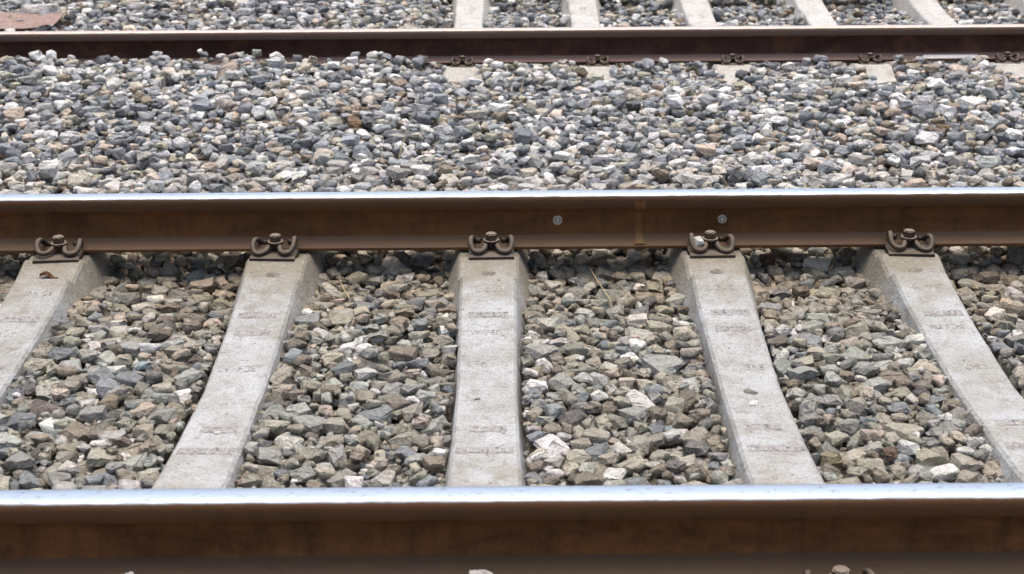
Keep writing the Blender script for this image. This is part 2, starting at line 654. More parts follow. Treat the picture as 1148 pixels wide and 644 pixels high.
def sleeper(x, y0, zd, label, near, rz=0.0, seed=0):
    s = empty('sleeper', (x, y0, zd), rz)
    tag(s, label, 'sleeper', 'concrete sleepers of the near track' if near else 'concrete sleepers of the far track')
    b = bpy.data.objects.new('sleeper_body', SLEEPER_MESH[(CONC if near else CONC_FAR).name])
    COL.objects.link(b)
    b.parent = s
    for t in (0.0, GAUGE):       # rubber pads under the rails
        v, f = prism([(-0.07, -0.066), (0.07, -0.066), (0.07, 0.066), (-0.07, 0.066)], -0.002, 0.0075)
        pydata('rail_pad', [(a, q + t, c) for a, q, c in v], f, PAD, s)
    if near:
        disc_plug(s, GAUGE - 0.215)
        sd = seed * 100
        rg = np.random.default_rng(sd + 5)
        j = lambda k: rg.uniform(-k, k)
        stamp(s, GAUGE - 0.335 + j(.01), j(.012), 0.075, 0.030, 6, sd + 1, False, 0.0013)
        stamp(s, GAUGE - 0.470 + j(.01), j(.006), 0.100, 0.032, 7, sd + 2, True, 0.0018)
        stamp(s, GAUGE - 0.560 + j(.01), j(.006), 0.090, 0.032, 7, sd + 3, seed % 2 == 0, 0.0016)
        stamp(s, GAUGE - 0.760 + j(.02), j(.010), 0.095, 0.036, 6, sd + 4, False, 0.0016)
        stamp(s, 0.640 + j(.01), j(.008), 0.082, 0.034, 4, sd + 6, True, 0.0022)
        stamp(s, 0.515 + j(.01), j(.006), 0.122, 0.036, 8, sd + 7, True, 0.0022)
    return s


near_labels = ['pale concrete sleeper of the near track hidden past the left edge',
               'pale concrete sleeper leaving the near track at the left edge, dead leaf on it',
               'pale concrete sleeper leaning left below the far rail, second from the left edge',
               'upright pale concrete sleeper in the middle of the near track',
               'pale concrete sleeper below the white pebble clip, right of the middle one',
               'pale concrete sleeper running off the right edge of the near track',
               'pale concrete sleeper of the near track hidden past the right edge']
for i, x in enumerate(NEAR_X):
    sleeper(x, 0.0, 0.0, near_labels[i], True, R_((0.0, 0.2, -0.3, 0.25, -0.2, 0.3, 0)[i]), i)
ordw = ['first', 'second', 'third', 'fourth', 'fifth', 'sixth', 'seventh', 'eighth', 'ninth', 'tenth', 'eleventh', 'twelfth', 'thirteenth']
vis = {6: 'whitish sleeper of the far track, leftmost of those showing through the gravel', 7: 'whitish sleeper of the far track with a dark mark, second showing from the left',
       8: 'whitish sleeper of the far track, third showing from the left', 9: 'whitish sleeper of the far track, fourth showing from the left',
       10: 'whitish sleeper of the far track at the right edge beside the painted white glint'}
sid_sleepers = []
for i, x in enumerate(SID_X):
    lb = vis.get(i, 'far track sleeper covered by gravel, %s from the left' % ordw[i])
    sid_sleepers.append(sleeper(x, SIDING_Y, -DROP, lb, False, 0.0, 20 + i))
tag(stamp(sid_sleepers[7], GAUGE - 0.42, 0.004, 0.045, 0.05, 2, 901, False, 0.005))


# ------------------------------------------------------------------ rail clips
def clip_meshes():
    """spring clip seen from the gauge side: local x along the rail, +y towards the rail, z up from the seat"""
    # angled guide plate
    prof = [(-0.050, 0.004), (-0.064, 0.008), (-0.064, 0.016), (-0.052, 0.019), (-0.012, 0.017), (0.004, 0.020), (0.012, 0.014), (0.012, 0.000)]
    V, F = [], []
    for x in (-0.062, -0.058, 0.058, 0.062):
        k = 0.92 if abs(x) > 0.06 else 1.0
        V += [(x, y, z * k) for y, z in prof]
    n = len(prof)
    for i in range(3):
        for k in range(n):
            F.append((i * n + k, i * n + (k + 1) % n, (i + 1) * n + (k + 1) % n, (i + 1) * n + k))
    F += [tuple(range(n)), tuple(3 * n + k for k in range(n))]
    plate = (V, F)
    side = [(0.0, 0.018, 0.0335), (0.011, 0.012, 0.0335), (0.0145, -0.006, 0.033), (0.0175, -0.026, 0.031), (0.024, -0.044, 0.0270),
            (0.037, -0.052, 0.0255), (0.050, -0.044, 0.029), (0.0560, -0.028, 0.040), (0.0560, -0.008, 0.049), (0.0530, 0.014, 0.046),
            (0.0505, 0.033, 0.035), (0.0410, 0.043, 0.0275), (0.029, 0.038, 0.028)]
    path = [(-x, y, z) for x, y, z in side[:0:-1]] + side
    cl = catmull(path, 5)
    clamp = tube(cl, 0.0072, 10)
    hexa = [(0.0165 * math.cos(a), 0.0165 * math.sin(a)) for a in [math.pi / 3 * k + 0.2 for k in range(6)]]
    hexb = [(0.015 * math.cos(a), 0.015 * math.sin(a)) for a in [math.pi / 3 * k + 0.2 for k in range(6)]]
    circ = lambda r, n=20: [(r * math.cos(2 * math.pi * k / n), r * math.sin(2 * math.pi * k / n)) for k in range(n)]
    washer = prism(circ(0.022), 0.0400, 0.0450)
    hv, hf = prism(hexa, 0.0450, 0.0610)
    tv, tf = prism(circ(0.0125), 0.0610, 0.0635)
    shank = prism(circ(0.0105, 12), 0.012, 0.0400)
    return plate, clamp, join((hv, hf), (tv, tf), shank), washer


P_, C_, B_, W_ = clip_meshes()


def as_mesh(name, vf, mat, smooth=None):
    me = bpy.data.meshes.new(name)
    me.from_pydata([tuple(p) for p in vf[0]], [], vf[1])
    bm = bmesh.new(); bm.from_mesh(me)
    bmesh.ops.recalc_face_normals(bm, faces=bm.faces)
    bm.to_mesh(me); bm.free()
    if smooth:
        me.shade_smooth()
        me.set_sharp_from_angle(angle=R_(smooth))
    me.materials.append(mat)
    return me


CM = {'guide_plate': as_mesh('guide_plate', P_, PLATE), 'spring_clamp': as_mesh('spring_clamp', C_, CLIP, 50),
      'bolt': as_mesh('bolt', B_, BOLT, 30), 'washer': as_mesh('washer', W_, BOLT, 30)}
OFF = 0.084                       # clip centre from the rail centre


def clip(x, y, z, flip, label, group, twist=(0, 0, 0), bolt_turn=0.0, size=1.0):
    r = empty('rail_clip', (x, y, z), (math.pi if flip else 0.0) + twist[2])
    r.scale = (size, size, size)
    tag(r, label, 'rail clip', group)
    made = {}
    for part in ('guide_plate', 'spring_clamp', 'bolt', 'washer'):
        o = bpy.data.objects.new(part, CM[part])
        COL.objects.link(o)
        o.parent = made.get('bolt') if part == 'washer' else r
        made[part] = o
    made['spring_clamp'].rotation_euler = (twist[0], twist[1], 0)
    made['bolt'].rotation_euler = (0, 0, bolt_turn)
    return r


gauge_lab = ['rusty spring clip on the sleeper hidden past the left edge', 'rusty double-loop spring clip behind the dead leaf at the left edge',
             'rusty double-loop spring clip on the second sleeper from the left', 'rusty double-loop spring clip on the upright middle sleeper',
             'rusty double-loop spring clip with a white pebble in its loop', 'rusty double-loop spring clip on the rightmost long sleeper',
             'rusty spring clip on the sleeper hidden past the right edge']
tw = [(0, 0, 0), (-.06, .05, .07), (0.0, -.04, -.05), (0, 0, 0.02), (.03, .05, .02), (0, .07, -.06), (0, 0, 0)]
wh = ['the first', 'the second', 'the third', 'the middle', 'the fifth', 'the sixth', 'the last']
for i, x in enumerate(NEAR_X):
    clip(x, GAUGE - OFF, 0.0, False, gauge_lab[i], 'clips on the inner side of the far rail', tw[i], i * 0.7)
    clip(x, GAUGE + OFF, 0.0, True, 'rusty clip behind the welded rail on %s long sleeper' % wh[i], 'clips behind the far rail', tw[-1 - i], i * 0.4)
    clip(x, OFF, 0.0, True, 'rusty clip hidden behind the nearest rail on %s long sleeper' % wh[i], 'clips behind the near rail', tw[i], i)
    lb = 'rusty clip with grey bolt head peeping up in front of the nearest rail' if i == 4 else 'rusty clip in front of the nearest rail on %s long sleeper' % wh[i]
    clip(x + (0.02 if i == 4 else 0.0), -OFF - (0.0 if i == 4 else 0.012), -0.020 if i == 4 else -0.030, False, lb, 'clips in front of the near rail', tw[-1 - i], i * 1.3)
sv = {6: 'leftmost showing', 7: 'second showing', 8: 'third showing', 9: 'fourth showing', 10: 'fifth showing, beside painted white glint'}
for i, x in enumerate(SID_X):
    if 6 <= i <= 11:
        clip(x, SIDING_Y - OFF, -DROP, False, 'small grey clip on the dull brown rail, %s' % sv.get(i, 'buried in gravel' if i < 6 else 'past the right edge'),
             'clips in front of the siding rail', (0, 0, 0.03 * ((i * 7) % 5 - 2)), i * 0.5, 0.78)
    if 1 <= i <= 11:
        clip(x, SIDING_Y + GAUGE - OFF, -DROP, False, 'dark clip at the top edge on the %s far sleeper' % ordw[i], 'clips in front of the farthest rail', (0, 0, 0.0), i * 0.9)

# ------------------------------------------------------------------ ballast: stones dropped one by one onto a height field
GX0, GY0, CELL = -4.2, -0.75, 0.005
NXC, NYC = int(8.4 / CELL), int((6.9 - GY0) / CELL)
gx = GX0 + (np.arange(NXC) + 0.5) * CELL
gy = GY0 + (np.arange(NYC) + 0.5) * CELL
GXX, GYY = np.meshgrid(gx, gy, indexing='ij')


def smoothstep(a, b, x):
    t = np.clip((x - a) / (b - a), 0, 1)
    return t * t * (3 - 2 * t)


def lumps(amp, n, lo, hi, seed):
    rg = np.random.default_rng(seed)
    out = np.zeros_like(GXX)
    for _ in range(n):
        k = rg.uniform(lo, hi); a = rg.uniform(0, 2 * math.pi); ph = rg.uniform(0, 6.28)
        out += np.sin(k * (GXX * math.cos(a) + GYY * math.sin(a)) + ph)
    return amp * out / math.sqrt(n)


front = -0.012 + 0 * GXX
inner = -0.044 - 0.030 * smoothstep(1.10, 1.62, GYY) - 0.01 * smoothstep(0.4, 0.1, GYY)
left = smoothstep(-0.15, -0.75, GXX)
sid_edge = -DROP + (0.038 + 0.054 * left)
stripz = 0.0 + (sid_edge - 0.0) * smoothstep(1.9, 4.2, GYY) + 0.030 * np.exp(-((GYY - 3.6) / 0.5) ** 2)
sidz = -DROP - 0.022 + 0.092 * smoothstep(-0.28, -0.45, GXX)
tgt = np.where(GYY < 0.0, front, np.where(GYY < GAUGE, inner, np.where(GYY < SIDING_Y, stripz, sidz)))
tgt = tgt + lumps(0.006, 14, 3, 14, 3)
cap = np.full_like(tgt, 9.0)                    # no stone may rise above this
for y0, zd in ((0, 0), (GAUGE, 0), (SIDING_Y, -DROP), (SIDING_Y + GAUGE, -DROP)):
    near_ = np.abs(GYY - y0) < 0.072
    cap[near_] = zd + 0.004
    tgt[near_] = np.minimum(tgt[near_], zd - 0.045)
    c2 = (np.abs(GYY - y0) < 0.036)
    edge_ = (np.abs(GYY - y0) >= 0.072) & (np.abs(GYY - y0) < 0.11)
# gravel heaped against the siding rail's foot on its left stretch
heap = (GYY > SIDING_Y - 0.075) & (GYY < SIDING_Y - 0.036) & (GXX < -0.35)
hf = tgt - 0.085
blocked = np.zeros(tgt.shape, bool)
for xs_, y0, zd, near in ((NEAR_X, 0.0, 0.0, True), (SID_X, SIDING_Y, -DROP, False)):
    for x in xs_:
        for j, yv in enumerate(gy):
            t = yv - y0
            if t < -0.44 or t > GAUGE + 0.44:
                continue
            tt = min(t, GAUGE - t)
            hw = float(np.interp(tt, [s[0] for s in ST], [s[1] for s in ST])) + (0.004 if near else 0.0)
            zt = zd + top_z(tt)
            i0, i1 = int((x - hw - GX0) / CELL), int((x + hw - GX0) / CELL)
            if i1 < 0 or i0 >= NXC:
                continue
            i0 = max(i0, 0)
            hf[i0:i1 + 1, j] = np.maximum(hf[i0:i1 + 1, j], zt)
            if near or (SIDING_Y - 0.145 < yv and x > -0.3):
                blocked[i0:i1 + 1, j] = True
# clips keep the stones away
for xs_, ys_ in ((NEAR_X, (OFF, -OFF, GAUGE - OFF, GAUGE + OFF)), (SID_X[6:], (SIDING_Y - OFF,))):
    for x in xs_:
        for y in ys_:
            a = (np.abs(gx - x) < 0.07); b = (np.abs(gy - y) < 0.075)
            blocked[np.ix_(a, b)] = True
idmap = np.full(tgt.shape, -1, np.int32)


def make_shape(rg):
    """angular crushed stone: planes cut from a block; returns planes, crisp mesh and bevelled mesh"""
    for _ in range(50):
        ax = np.array([1.0, rg.uniform(0.66, 0.95), rg.uniform(0.46, 0.78)])
        n = rg.integers(9, 14)
        N = rg.normal(size=(n, 3)); N /= np.linalg.norm(N, axis=1)[:, None]
        d = rg.uniform(0.62, 0.96, n)
        N = np.vstack([N, np.eye(3), -np.eye(3)])
        d = np.concatenate([d, rg.uniform(0.86, 1.0, 6)])
        bm = bmesh.new()
        bmesh.ops.create_cube(bm, size=4.0)
        for a, b in zip(N, d):
            res = bmesh.ops.bisect_plane(bm, geom=bm.verts[:] + bm.edges[:] + bm.faces[:], plane_co=Vector(a * b), plane_no=Vector(a), clear_outer=True)
            es = [e for e in res['geom_cut'] if isinstance(e, bmesh.types.BMEdge)]
            if es:
                bmesh.ops.edgenet_fill(bm, edges=es)
        bmesh.ops.remove_doubles(bm, verts=bm.verts[:], dist=0.06)
        bmesh.ops.dissolve_degenerate(bm, edges=bm.edges[:], dist=0.02)
        for v in bm.verts:
            v.co = Vector((v.co.x * ax[0], v.co.y * ax[1], v.co.z * ax[2])) * 0.5
        P = np.array([v.co[:] for v in bm.verts])
        if len(P) < 8:
            bm.free(); continue
        lowb = bm.copy()
        out = []
        hull = bmesh.new()
        for p in P:
            hull.verts.new(p)
        bmesh.ops.convex_hull(hull, input=hull.verts[:])
        bmesh.ops.delete(hull, geom=[v for v in hull.verts if not v.link_faces], context='VERTS')
        bmesh.ops.recalc_face_normals(hull, faces=hull.faces)
        hull.normal_update()
        pl = [(np.array(f.normal[:]), float(f.normal.dot(f.verts[0].co))) for f in hull.faces]
        bmesh.ops.dissolve_limit(hull, angle_limit=R_(8), verts=hull.verts[:], edges=hull.edges[:])
        lo = hull.copy()
        bmesh.ops.triangulate(lo, faces=lo.faces[:])
        hi = hull.copy()
        bmesh.ops.bevel(hi, geom=hi.edges[:], offset=0.032, segments=1, affect='EDGES', profile=0.6, clamp_overlap=True)
        # chip the block a little so the facets are not perfectly flat
        bmesh.ops.triangulate(hi, faces=hi.faces[:])
        for v in hi.verts:
            v.co += Vector(rg.normal(size=3) * 0.016)
        bmesh.ops.recalc_face_normals(hi, faces=hi.faces)
        fine = hi.copy()
        bmesh.ops.subdivide_edges(fine, edges=fine.edges[:], cuts=1, use_grid_fill=True)
        bmesh.ops.triangulate(fine, faces=fine.faces[:])
        off = Vector(rg.uniform(-50, 50, 3))
        for v in fine.verts:
            p = v.co * 5.0 + off
            k = noise.noise(p) * 0.022 + (abs(noise.noise(p * 2.7)) - 0.2) * 0.030
            v.co += v.co.normalized() * k + Vector(rg.normal(size=3) * 0.004)
        bmesh.ops.recalc_face_normals(fine, faces=fine.faces)
        for b in (lo, hi, fine):
            b.verts.index_update()
            out.append((np.array([v.co[:] for v in b.verts], np.float32), np.array([[v.index for v in f.verts] for f in b.faces], np.int32)))
        for b in (lo, hi, fine, hull, lowb, bm):
            b.free()
        return np.array([p[0] for p in pl]), np.array([p[1] for p in pl]), out[0], out[1], out[2]


NSHAPE = 36
SHAPES = [make_shape(rng) for _ in range(NSHAPE)]


def rand_rot(rg, tilt):
    a = Matrix.Rotation(rg.uniform(0, 2 * math.pi), 3, 'Z')
    ang = abs(rg.normal(0, tilt))
    axis = Vector((math.cos(rg.uniform(0, 6.28)), math.sin(rg.uniform(0, 6.28)), 0)).normalized()
    flip = Matrix.Rotation(math.pi if rg.random() < 0.5 else 0, 3, 'X')
    return np.array(Matrix.Rotation(ang, 3, axis) @ a @ flip)


SIZES = [0.022, 0.030, 0.038, 0.046, 0.054, 0.063, 0.074, 0.088, 0.015]
TPL = []                                  # templates: shape, rotation, size, half-window, bottom profile, top profile
BY_SIZE = {k: [] for k in range(len(SIZES))}
for k, s in enumerate(SIZES):
    for q in range(90):
        sh = int(rng.integers(NSHAPE))
        Rm = rand_rot(rng, 0.45)
        N = SHAPES[sh][0] @ Rm.T
        d = SHAPES[sh][1] * s
        hwn = int(s * 0.62 / CELL) + 1
        c = np.arange(-hwn, hwn + 1) * CELL
        X, Y = np.meshgrid(c, c, indexing='ij')
        top = np.full(X.shape, 1.0); bot = np.full(X.shape, -1.0); inside = np.ones(X.shape, bool)
        for (nx, ny, nz_), dd in zip(N, d):
            e = dd - nx * X - ny * Y
            if nz_ > 1e-3:
                top = np.minimum(top, e / nz_)
            elif nz_ < -1e-3:
                bot = np.maximum(bot, e / nz_)
            else:
                inside &= e > 0
        inside &= top > bot
        if inside.sum() < 4:
            continue
        BY_SIZE[k].append(len(TPL))
        TPL.append((sh, Rm, s, hwn, np.where(inside, bot, 9.0).astype(np.float64), np.where(inside, top, -9.0), inside))

STONES = []                               # (template, x, y, z, zone)


def pack(zone, xr, yr, weights, maxn, tol, halfw):
    fails = 0
    wts = np.array(weights, float); wts /= wts.sum()
    W = 0.0
    n = 0
    while n < maxn and fails < 400:
        y = rng.uniform(yr[0], yr[1], 14)
        x = rng.uniform(-1, 1, 14) * halfw(y)
        i = ((x - GX0) / CELL).astype(int); j = ((y - GY0) / CELL).astype(int)
        ok = (i > 12) & (i < NXC - 13) & (j > 12) & (j < NYC - 13)
        i, j = i[ok], j[ok]
        ok = ~blocked[i, j]
        i, j = i[ok], j[ok]
        if len(i) == 0:
            continue
        m = int(np.argmin(hf[i, j] - tgt[i, j]))
        ci, cj = int(i[m]), int(j[m])
        best = None
        k = int(rng.choice(len(SIZES), p=wts))
        for q in range(7):
            if q == 3 and 0 < k < 8 and best is None:
                k -= 1
            tid = BY_SIZE[k][int(rng.integers(len(BY_SIZE[k])))]
            sh, Rm, s, h, bot, top, ins = TPL[tid]
            i2, j2 = ci + int(rng.integers(-5, 6)), cj + int(rng.integers(-5, 6))
            if i2 - h < 0 or j2 - h < 0 or i2 + h + 1 > NXC or j2 + h + 1 > NYC:
                continue
            sl = (slice(i2 - h, i2 + h + 1), slice(j2 - h, j2 + h + 1))
            if (blocked[sl] & ins).any():
                continue
            z = float((hf[sl] - bot).max()) - 0.0035
            zt = z + top
            if (zt > cap[sl]).any():
                continue
            score = float((zt - tgt[sl])[ins].max())
            if best is None or score < best[0]:
                best = (score, tid, i2, j2, z, sl, zt)
        if best is None or best[0] > tol:
            fails += 1
            continue
        fails = 0
        _, tid, i2, j2, z, sl, zt = best
        ins = TPL[tid][6]
        win = hf[sl]
        up = ins & (zt > win)
        idmap[sl][up] = len(STONES)
        win[up] = zt[up]
        STONES.append((tid, gx[i2], gy[j2], z, zone))
        n += 1
    return n


hwf = lambda y: 1.75 + 0.33 * np.maximum(y, 0)
cnt = []
cnt.append(pack(0, None, (-0.50, -0.03), [1, 2, 4, 4, 3, 1, 0, 0, 0], 1500, 0.012, hwf))
cnt.append(pack(0, None, (-0.02, GAUGE + 0.03), [1, 1.4, 2.4, 4, 6, 7, 5.5, 2.6, 0], 6500, 0.016, hwf))
cnt.append(pack(0, None, (0.03, GAUGE + 0.02), [3, 1, 0, 0, 0, 0, 0, 0, 4], 2600, 0.004, lambda y: 1.3 + 0.3 * y))
cnt.append(pack(1, None, (GAUGE + 0.03, SIDING_Y + 0.02), [3, 7, 8, 6, 3.5, 1.6, 0.6, 0.1, 0], 16500, 0.016, hwf))
cnt.append(pack(2, None, (SIDING_Y + 0.03, SIDING_Y + GAUGE + 0.25), [0, 3, 6, 6, 5, 3, 1, 0, 0], 7000, 0.02, hwf))

# --- projection of stones: which show largest in the photograph
Mi = np.array(cam.matrix_world.inverted())
SX = np.array([[s[1], s[2], s[3]] for s in STONES])
P4 = np.c_[SX, np.ones(len(SX))] @ Mi.T
px = 574 + FPX * P4[:, 0] / -P4[:, 2]
py = 322 - FPX * P4[:, 1] / -P4[:, 2]
ids, counts = np.unique(idmap[idmap >= 0], return_counts=True)
show = np.zeros(len(STONES))
show[ids] = counts
zone = np.array([s[4] for s in STONES])
size = np.array([TPL[s[0]][2] for s in STONES])
area = show * CELL ** 2 * (FPX / -P4[:, 2]) ** 2
inframe = (px > -5) & (px < 1153) & (py > -5) & (py < 649)
area[~inframe] = 0
area[(SX[:, 1] < 0.0) & (py < 630)] = 0
area[(zone == 0) & (SX[:, 1] > 0) & (py > 546)] = 0
area[(zone == 1) & (py > 214)] = 0

# --- colours of single stones
NEAR_PAL = [((150, 147, 134), 5), ((139, 131, 117), 3), ((160, 156, 142), 4), ((147, 147, 142), 5), ((132, 137, 139), 2.6), ((174, 168, 152), 2.5),
            ((118, 111, 101), 1.8), ((214, 212, 207), 2.0), ((180, 168, 154), 1.0), ((162, 163, 156), 3.2), ((108, 106, 103), 0.8), ((192, 190, 182), 2.0)]
STRIP_PAL = [((160, 165, 170), 5), ((147, 151, 156), 4.2), ((176, 177, 176), 4), ((126, 131, 138), 2.6), ((188, 183, 169), 3.4), ((208, 209, 209), 4.0),
             ((232, 231, 227), 3.8), ((192, 176, 160), 1.3), ((106, 109, 114), 1.7), ((150, 138, 122), 1.4), ((174, 171, 154), 1.3), ((214, 202, 188), 0.9)]


def colour(pal, rg):
    w = np.array([p[1] for p in pal], float)
    c = pal[int(rg.choice(len(pal), p=w / w.sum()))][0]
    L = np.array(lin(*c)[:3]) * rg.uniform(0.90, 1.45)
    return L * rg.normal(1.0, 0.015, 3)


crg = np.random.default_rng(5)
COLR = np.array([colour(NEAR_PAL if s[4] == 0 or s[2] < GAUGE + 0.3 else STRIP_PAL, crg) for s in STONES])
# brake dust browns the stones next to the far rail
dustk = np.clip((SX[:, 1] - 1.15) / 0.5, 0, 1) * (SX[:, 1] < GAUGE + 0.25) * 0.6
COLR = COLR * (1 - dustk[:, None]) + dustk[:, None] * (COLR * np.array([0.94, 0.81, 0.64]))
# cleaner, paler stones lie along the back of the far rail
pale = (zone == 1) & (SX[:, 1] < 2.75) & (crg.random(len(zone)) < 0.45)
COLR[zone == 1] *= 1.06
COLR[zone == 0] *= 1.07
COLR[pale] = COLR[pale] * 0.45 + 0.55 * np.array(lin(214, 208, 196)[:3]) * crg.uniform(0.8, 1.15, (int(pale.sum()), 1))
# stones that stand out in the photograph (where they lie, colour)
NOTABLE = [(641, 313, (214, 210, 208)), (640, 318, (205, 200, 196)), (757, 343, (206, 200, 190)), (765, 490, (218, 214, 206)), (596, 482, (216, 210, 206)), (520, 205 * 2 - 60, (205, 200, 190)),
           (345, 385, (222, 216, 208)), (118, 452, (150, 140, 120)), (155, 412, (176, 190, 196)), (60, 497, (200, 198, 190)), (92, 425, (200, 196, 186)), (270, 330, (206, 200, 190)),
           (489, 467, (60, 60, 66)), (530, 440, (120, 130, 136)), (735, 520, (74, 60, 50)), (1000, 505, (112, 92, 76)), (928, 520, (150, 140, 110)), (922, 388, (220, 216, 208)),
           (870, 318, (176, 162, 140)), (1010, 480, (120, 100, 84)), (893, 430, (140, 130, 112)), (1130, 330, (216, 206, 200)), (950, 510, (176, 150, 130)), (870, 290, (110, 86, 66)),
           (505, 147, (206, 184, 166)), (395, 143, (130, 104, 80)), (150, 112, (230, 230, 232)), (178, 138, (226, 226, 228)), (650, 155, (226, 222, 216)), (835, 148, (124, 132, 150)),
           (885, 158, (104, 112, 128)), (1058, 138, (150, 126, 92)), (255, 205, (128, 96, 70)), (120, 190, (222, 212, 190)), (265, 180, (226, 216, 196)), (45, 170, (206, 196, 170)),
           (1080, 145, (214, 210, 204)), (982, 128, (196, 178, 164)), (40, 72, (204, 198, 192)), (108, 62, (214, 208, 198)), (215, 65, (150, 140, 112)), (260, 68, (222, 220, 216)),
           (440, 130, (146, 138, 92)), (425, 190, (210, 205, 196)), (540, 195, (224, 214, 198)), (700, 185, (150, 158, 168)), (610, 180, (224, 220, 212)), (1010, 190, (226, 220, 214))]
for a, b, c in NOTABLE:
    d = (px - a) ** 2 + (py - b) ** 2 + np.where(area > 60, 0, 1e6)
    COLR[int(np.argmin(d))] = np.array(lin(*c)[:3])

# ------------------------------------------------------------------ ballast beds and their stones
HI_MESH = []
for sh in SHAPES:
    me = bpy.data.meshes.new('stone')
    me.from_pydata(sh[4][0].tolist(), [], sh[4][1].tolist())
    me.materials.append(STONE_OBJ)
    HI_MESH.append(me)


def bed(name, y0, y1, label):
    ys = np.arange(y0, y1 + 0.001, (y1 - y0) / max(2, round((y1 - y0) / 0.1)))
    xs = np.linspace(-4.15, 4.15, 70)
    V = []
    for yy in ys:
        for xx in xs:
            i = min(max(int((xx - GX0) / CELL), 0), NXC - 1); j = min(max(int((yy - GY0) / CELL), 0), NYC - 1)
            V.append((xx, yy, float(tgt[i, j]) - 0.075))
    n = len(xs)
    F = [(a * n + b, a * n + b + 1, (a + 1) * n + b + 1, (a + 1) * n + b) for a in range(len(ys) - 1) for b in range(n - 1)]
    o = pydata(name, V, F, BED)
    tag(o, label, kind='structure')
    return o


beds = [bed('track_ballast', -0.70, GAUGE, 'brownish crushed stone ballast between the sleepers of the near track'),
        bed('ballast_strip', GAUGE, SIDING_Y, 'wide strip of grey and white crushed stone between the two tracks'),
        bed('siding_ballast', SIDING_Y, 6.85, 'grey crushed stone ballast of the far track along the top edge')]


def stuff(name, sel, parent, lod):
    Vs, Fs, Cs = [], [], []
    o = 0
    for k in sel:
        tid, x, y, z, _ = STONES[k]
        sh, Rm, s = TPL[tid][:3]
        v, f = SHAPES[sh][2 + lod(k)]
        Vs.append((v @ Rm.T.astype(np.float32)) * s + np.array([x, y, z], np.float32))
        Fs.append(f + o)
        Cs.append(np.repeat(COLR[k][None], len(v), 0))
        o += len(v)
    V = np.concatenate(Vs); F = np.concatenate(Fs); Cc = np.concatenate(Cs)
    me = bpy.data.meshes.new(name)
    me.vertices.add(len(V)); me.vertices.foreach_set('co', V.astype(np.float32).ravel())
    me.loops.add(F.size); me.loops.foreach_set('vertex_index', F.ravel().astype(np.int32))
    me.polygons.add(len(F))
    me.polygons.foreach_set('loop_start', np.arange(0, F.size, 3, dtype=np.int32))
    me.update(calc_edges=True)
    at = me.attributes.new('stone_colour', 'FLOAT_COLOR', 'POINT')
    at.data.foreach_set('color', np.c_[Cc, np.ones(len(Cc))].astype(np.float32).ravel())
    ob = link(name, me, STONE_STUFF, parent)
    ob['kind'] = 'stuff'
    return ob


for zn, parent in enumerate(beds):
    idx = np.where(zone == zn)[0]
    single = set()
    if zn < 2:
        order = idx[np.argsort(-area[idx])][:300]
        single = set(int(k) for k in order if area[k] > 40)
        for k in sorted(single):
            tid, x, y, z, _ = STONES[k]
            sh, Rm, s = TPL[tid][:3]
            o = bpy.data.objects.new('stone', HI_MESH[sh])
            COL.objects.link(o)
            o.parent = parent
            o.matrix_world = Matrix.Translation((x, y, z)) @ Matrix(Rm.tolist()).to_4x4() @ Matrix.Scale(s, 4)
            o.color = (*COLR[k], 1.0)
    rest = [int(k) for k in idx if int(k) not in single]
    stuff('stone_layer', rest, parent, lambda k: 2 if area[k] > (220 if zn == 0 else 1e9) else (1 if area[k] > (25, 60, 40)[zn] else 0))

# ------------------------------------------------------------------ small things


def ground_at(x, y):
    i = int((x - GX0) / CELL); j = int((y - GY0) / CELL)
    return float(hf[i - 2:i + 3, j - 2:j + 3].max())


def ray_ground(a, b, z):
    """point at height z under photograph position (a, b): used to measure where small things lie"""
    d = cam.matrix_world.to_3x3() @ Vector(((a - 574) / FPX, (322 - b) / FPX, -1))
    k = (z - CAM.z) / d.z
    p = CAM + d * k
    return p


# rusty sheet lying in the far track
c0 = ray_ground(28, 28, -DROP + 0.01)
V, F = [], []
nx_, ny_ = 9, 5
for i in range(nx_):
    for j in range(ny_):
        x = c0.x - 0.42 + 0.60 * i / (nx_ - 1); y = c0.y - 0.16 + 0.36 * j / (ny_ - 1) - 0.10 * (i / (nx_ - 1)) * (j / (ny_ - 1))
        V.append((x, y, -DROP + 0.030 + 0.006 * math.sin(i * 0.9) + 0.004 * j))
tp = [(i * ny_ + j, (i + 1) * ny_ + j, (i + 1) * ny_ + j + 1, i * ny_ + j + 1) for i in range(nx_ - 1) for j in range(ny_ - 1)]
nv = len(V)
V += [(x, y, z - 0.005) for x, y, z in V]
F = tp + [tuple(k + nv for k in q[::-1]) for q in tp]
rim = [i * ny_ for i in range(nx_)] + [(nx_ - 1) * ny_ + j for j in range(1, ny_)] + [i * ny_ + ny_ - 1 for i in range(nx_ - 2, -1, -1)] + [j for j in range(ny_ - 2, 0, -1)]
F += [(rim[k], rim[k] + nv, rim[(k + 1) % len(rim)] + nv, rim[(k + 1) % len(rim)]) for k in range(len(rim))]
tag(pydata('metal_sheet', V, F, SHEETM, None, 40), 'rusty reddish metal sheet lying in the far track at the top left', 'metal sheet')


def loose_stone(name, x, y, z, s, col, label, shape, rot, cat='stone', stretch=(1, 1, 1)):
    me = HI_MESH[shape].copy()
    o = bpy.data.objects.new(name, me)
    COL.objects.link(o)
    o.matrix_world = Matrix.Translation((x, y, z)) @ Matrix.Rotation(rot, 4, 'Z') @ Matrix.Diagonal((s * stretch[0], s * stretch[1], s * stretch[2], 1))
    o.color = lin(*col)
    tag(o, label, cat)
    return o


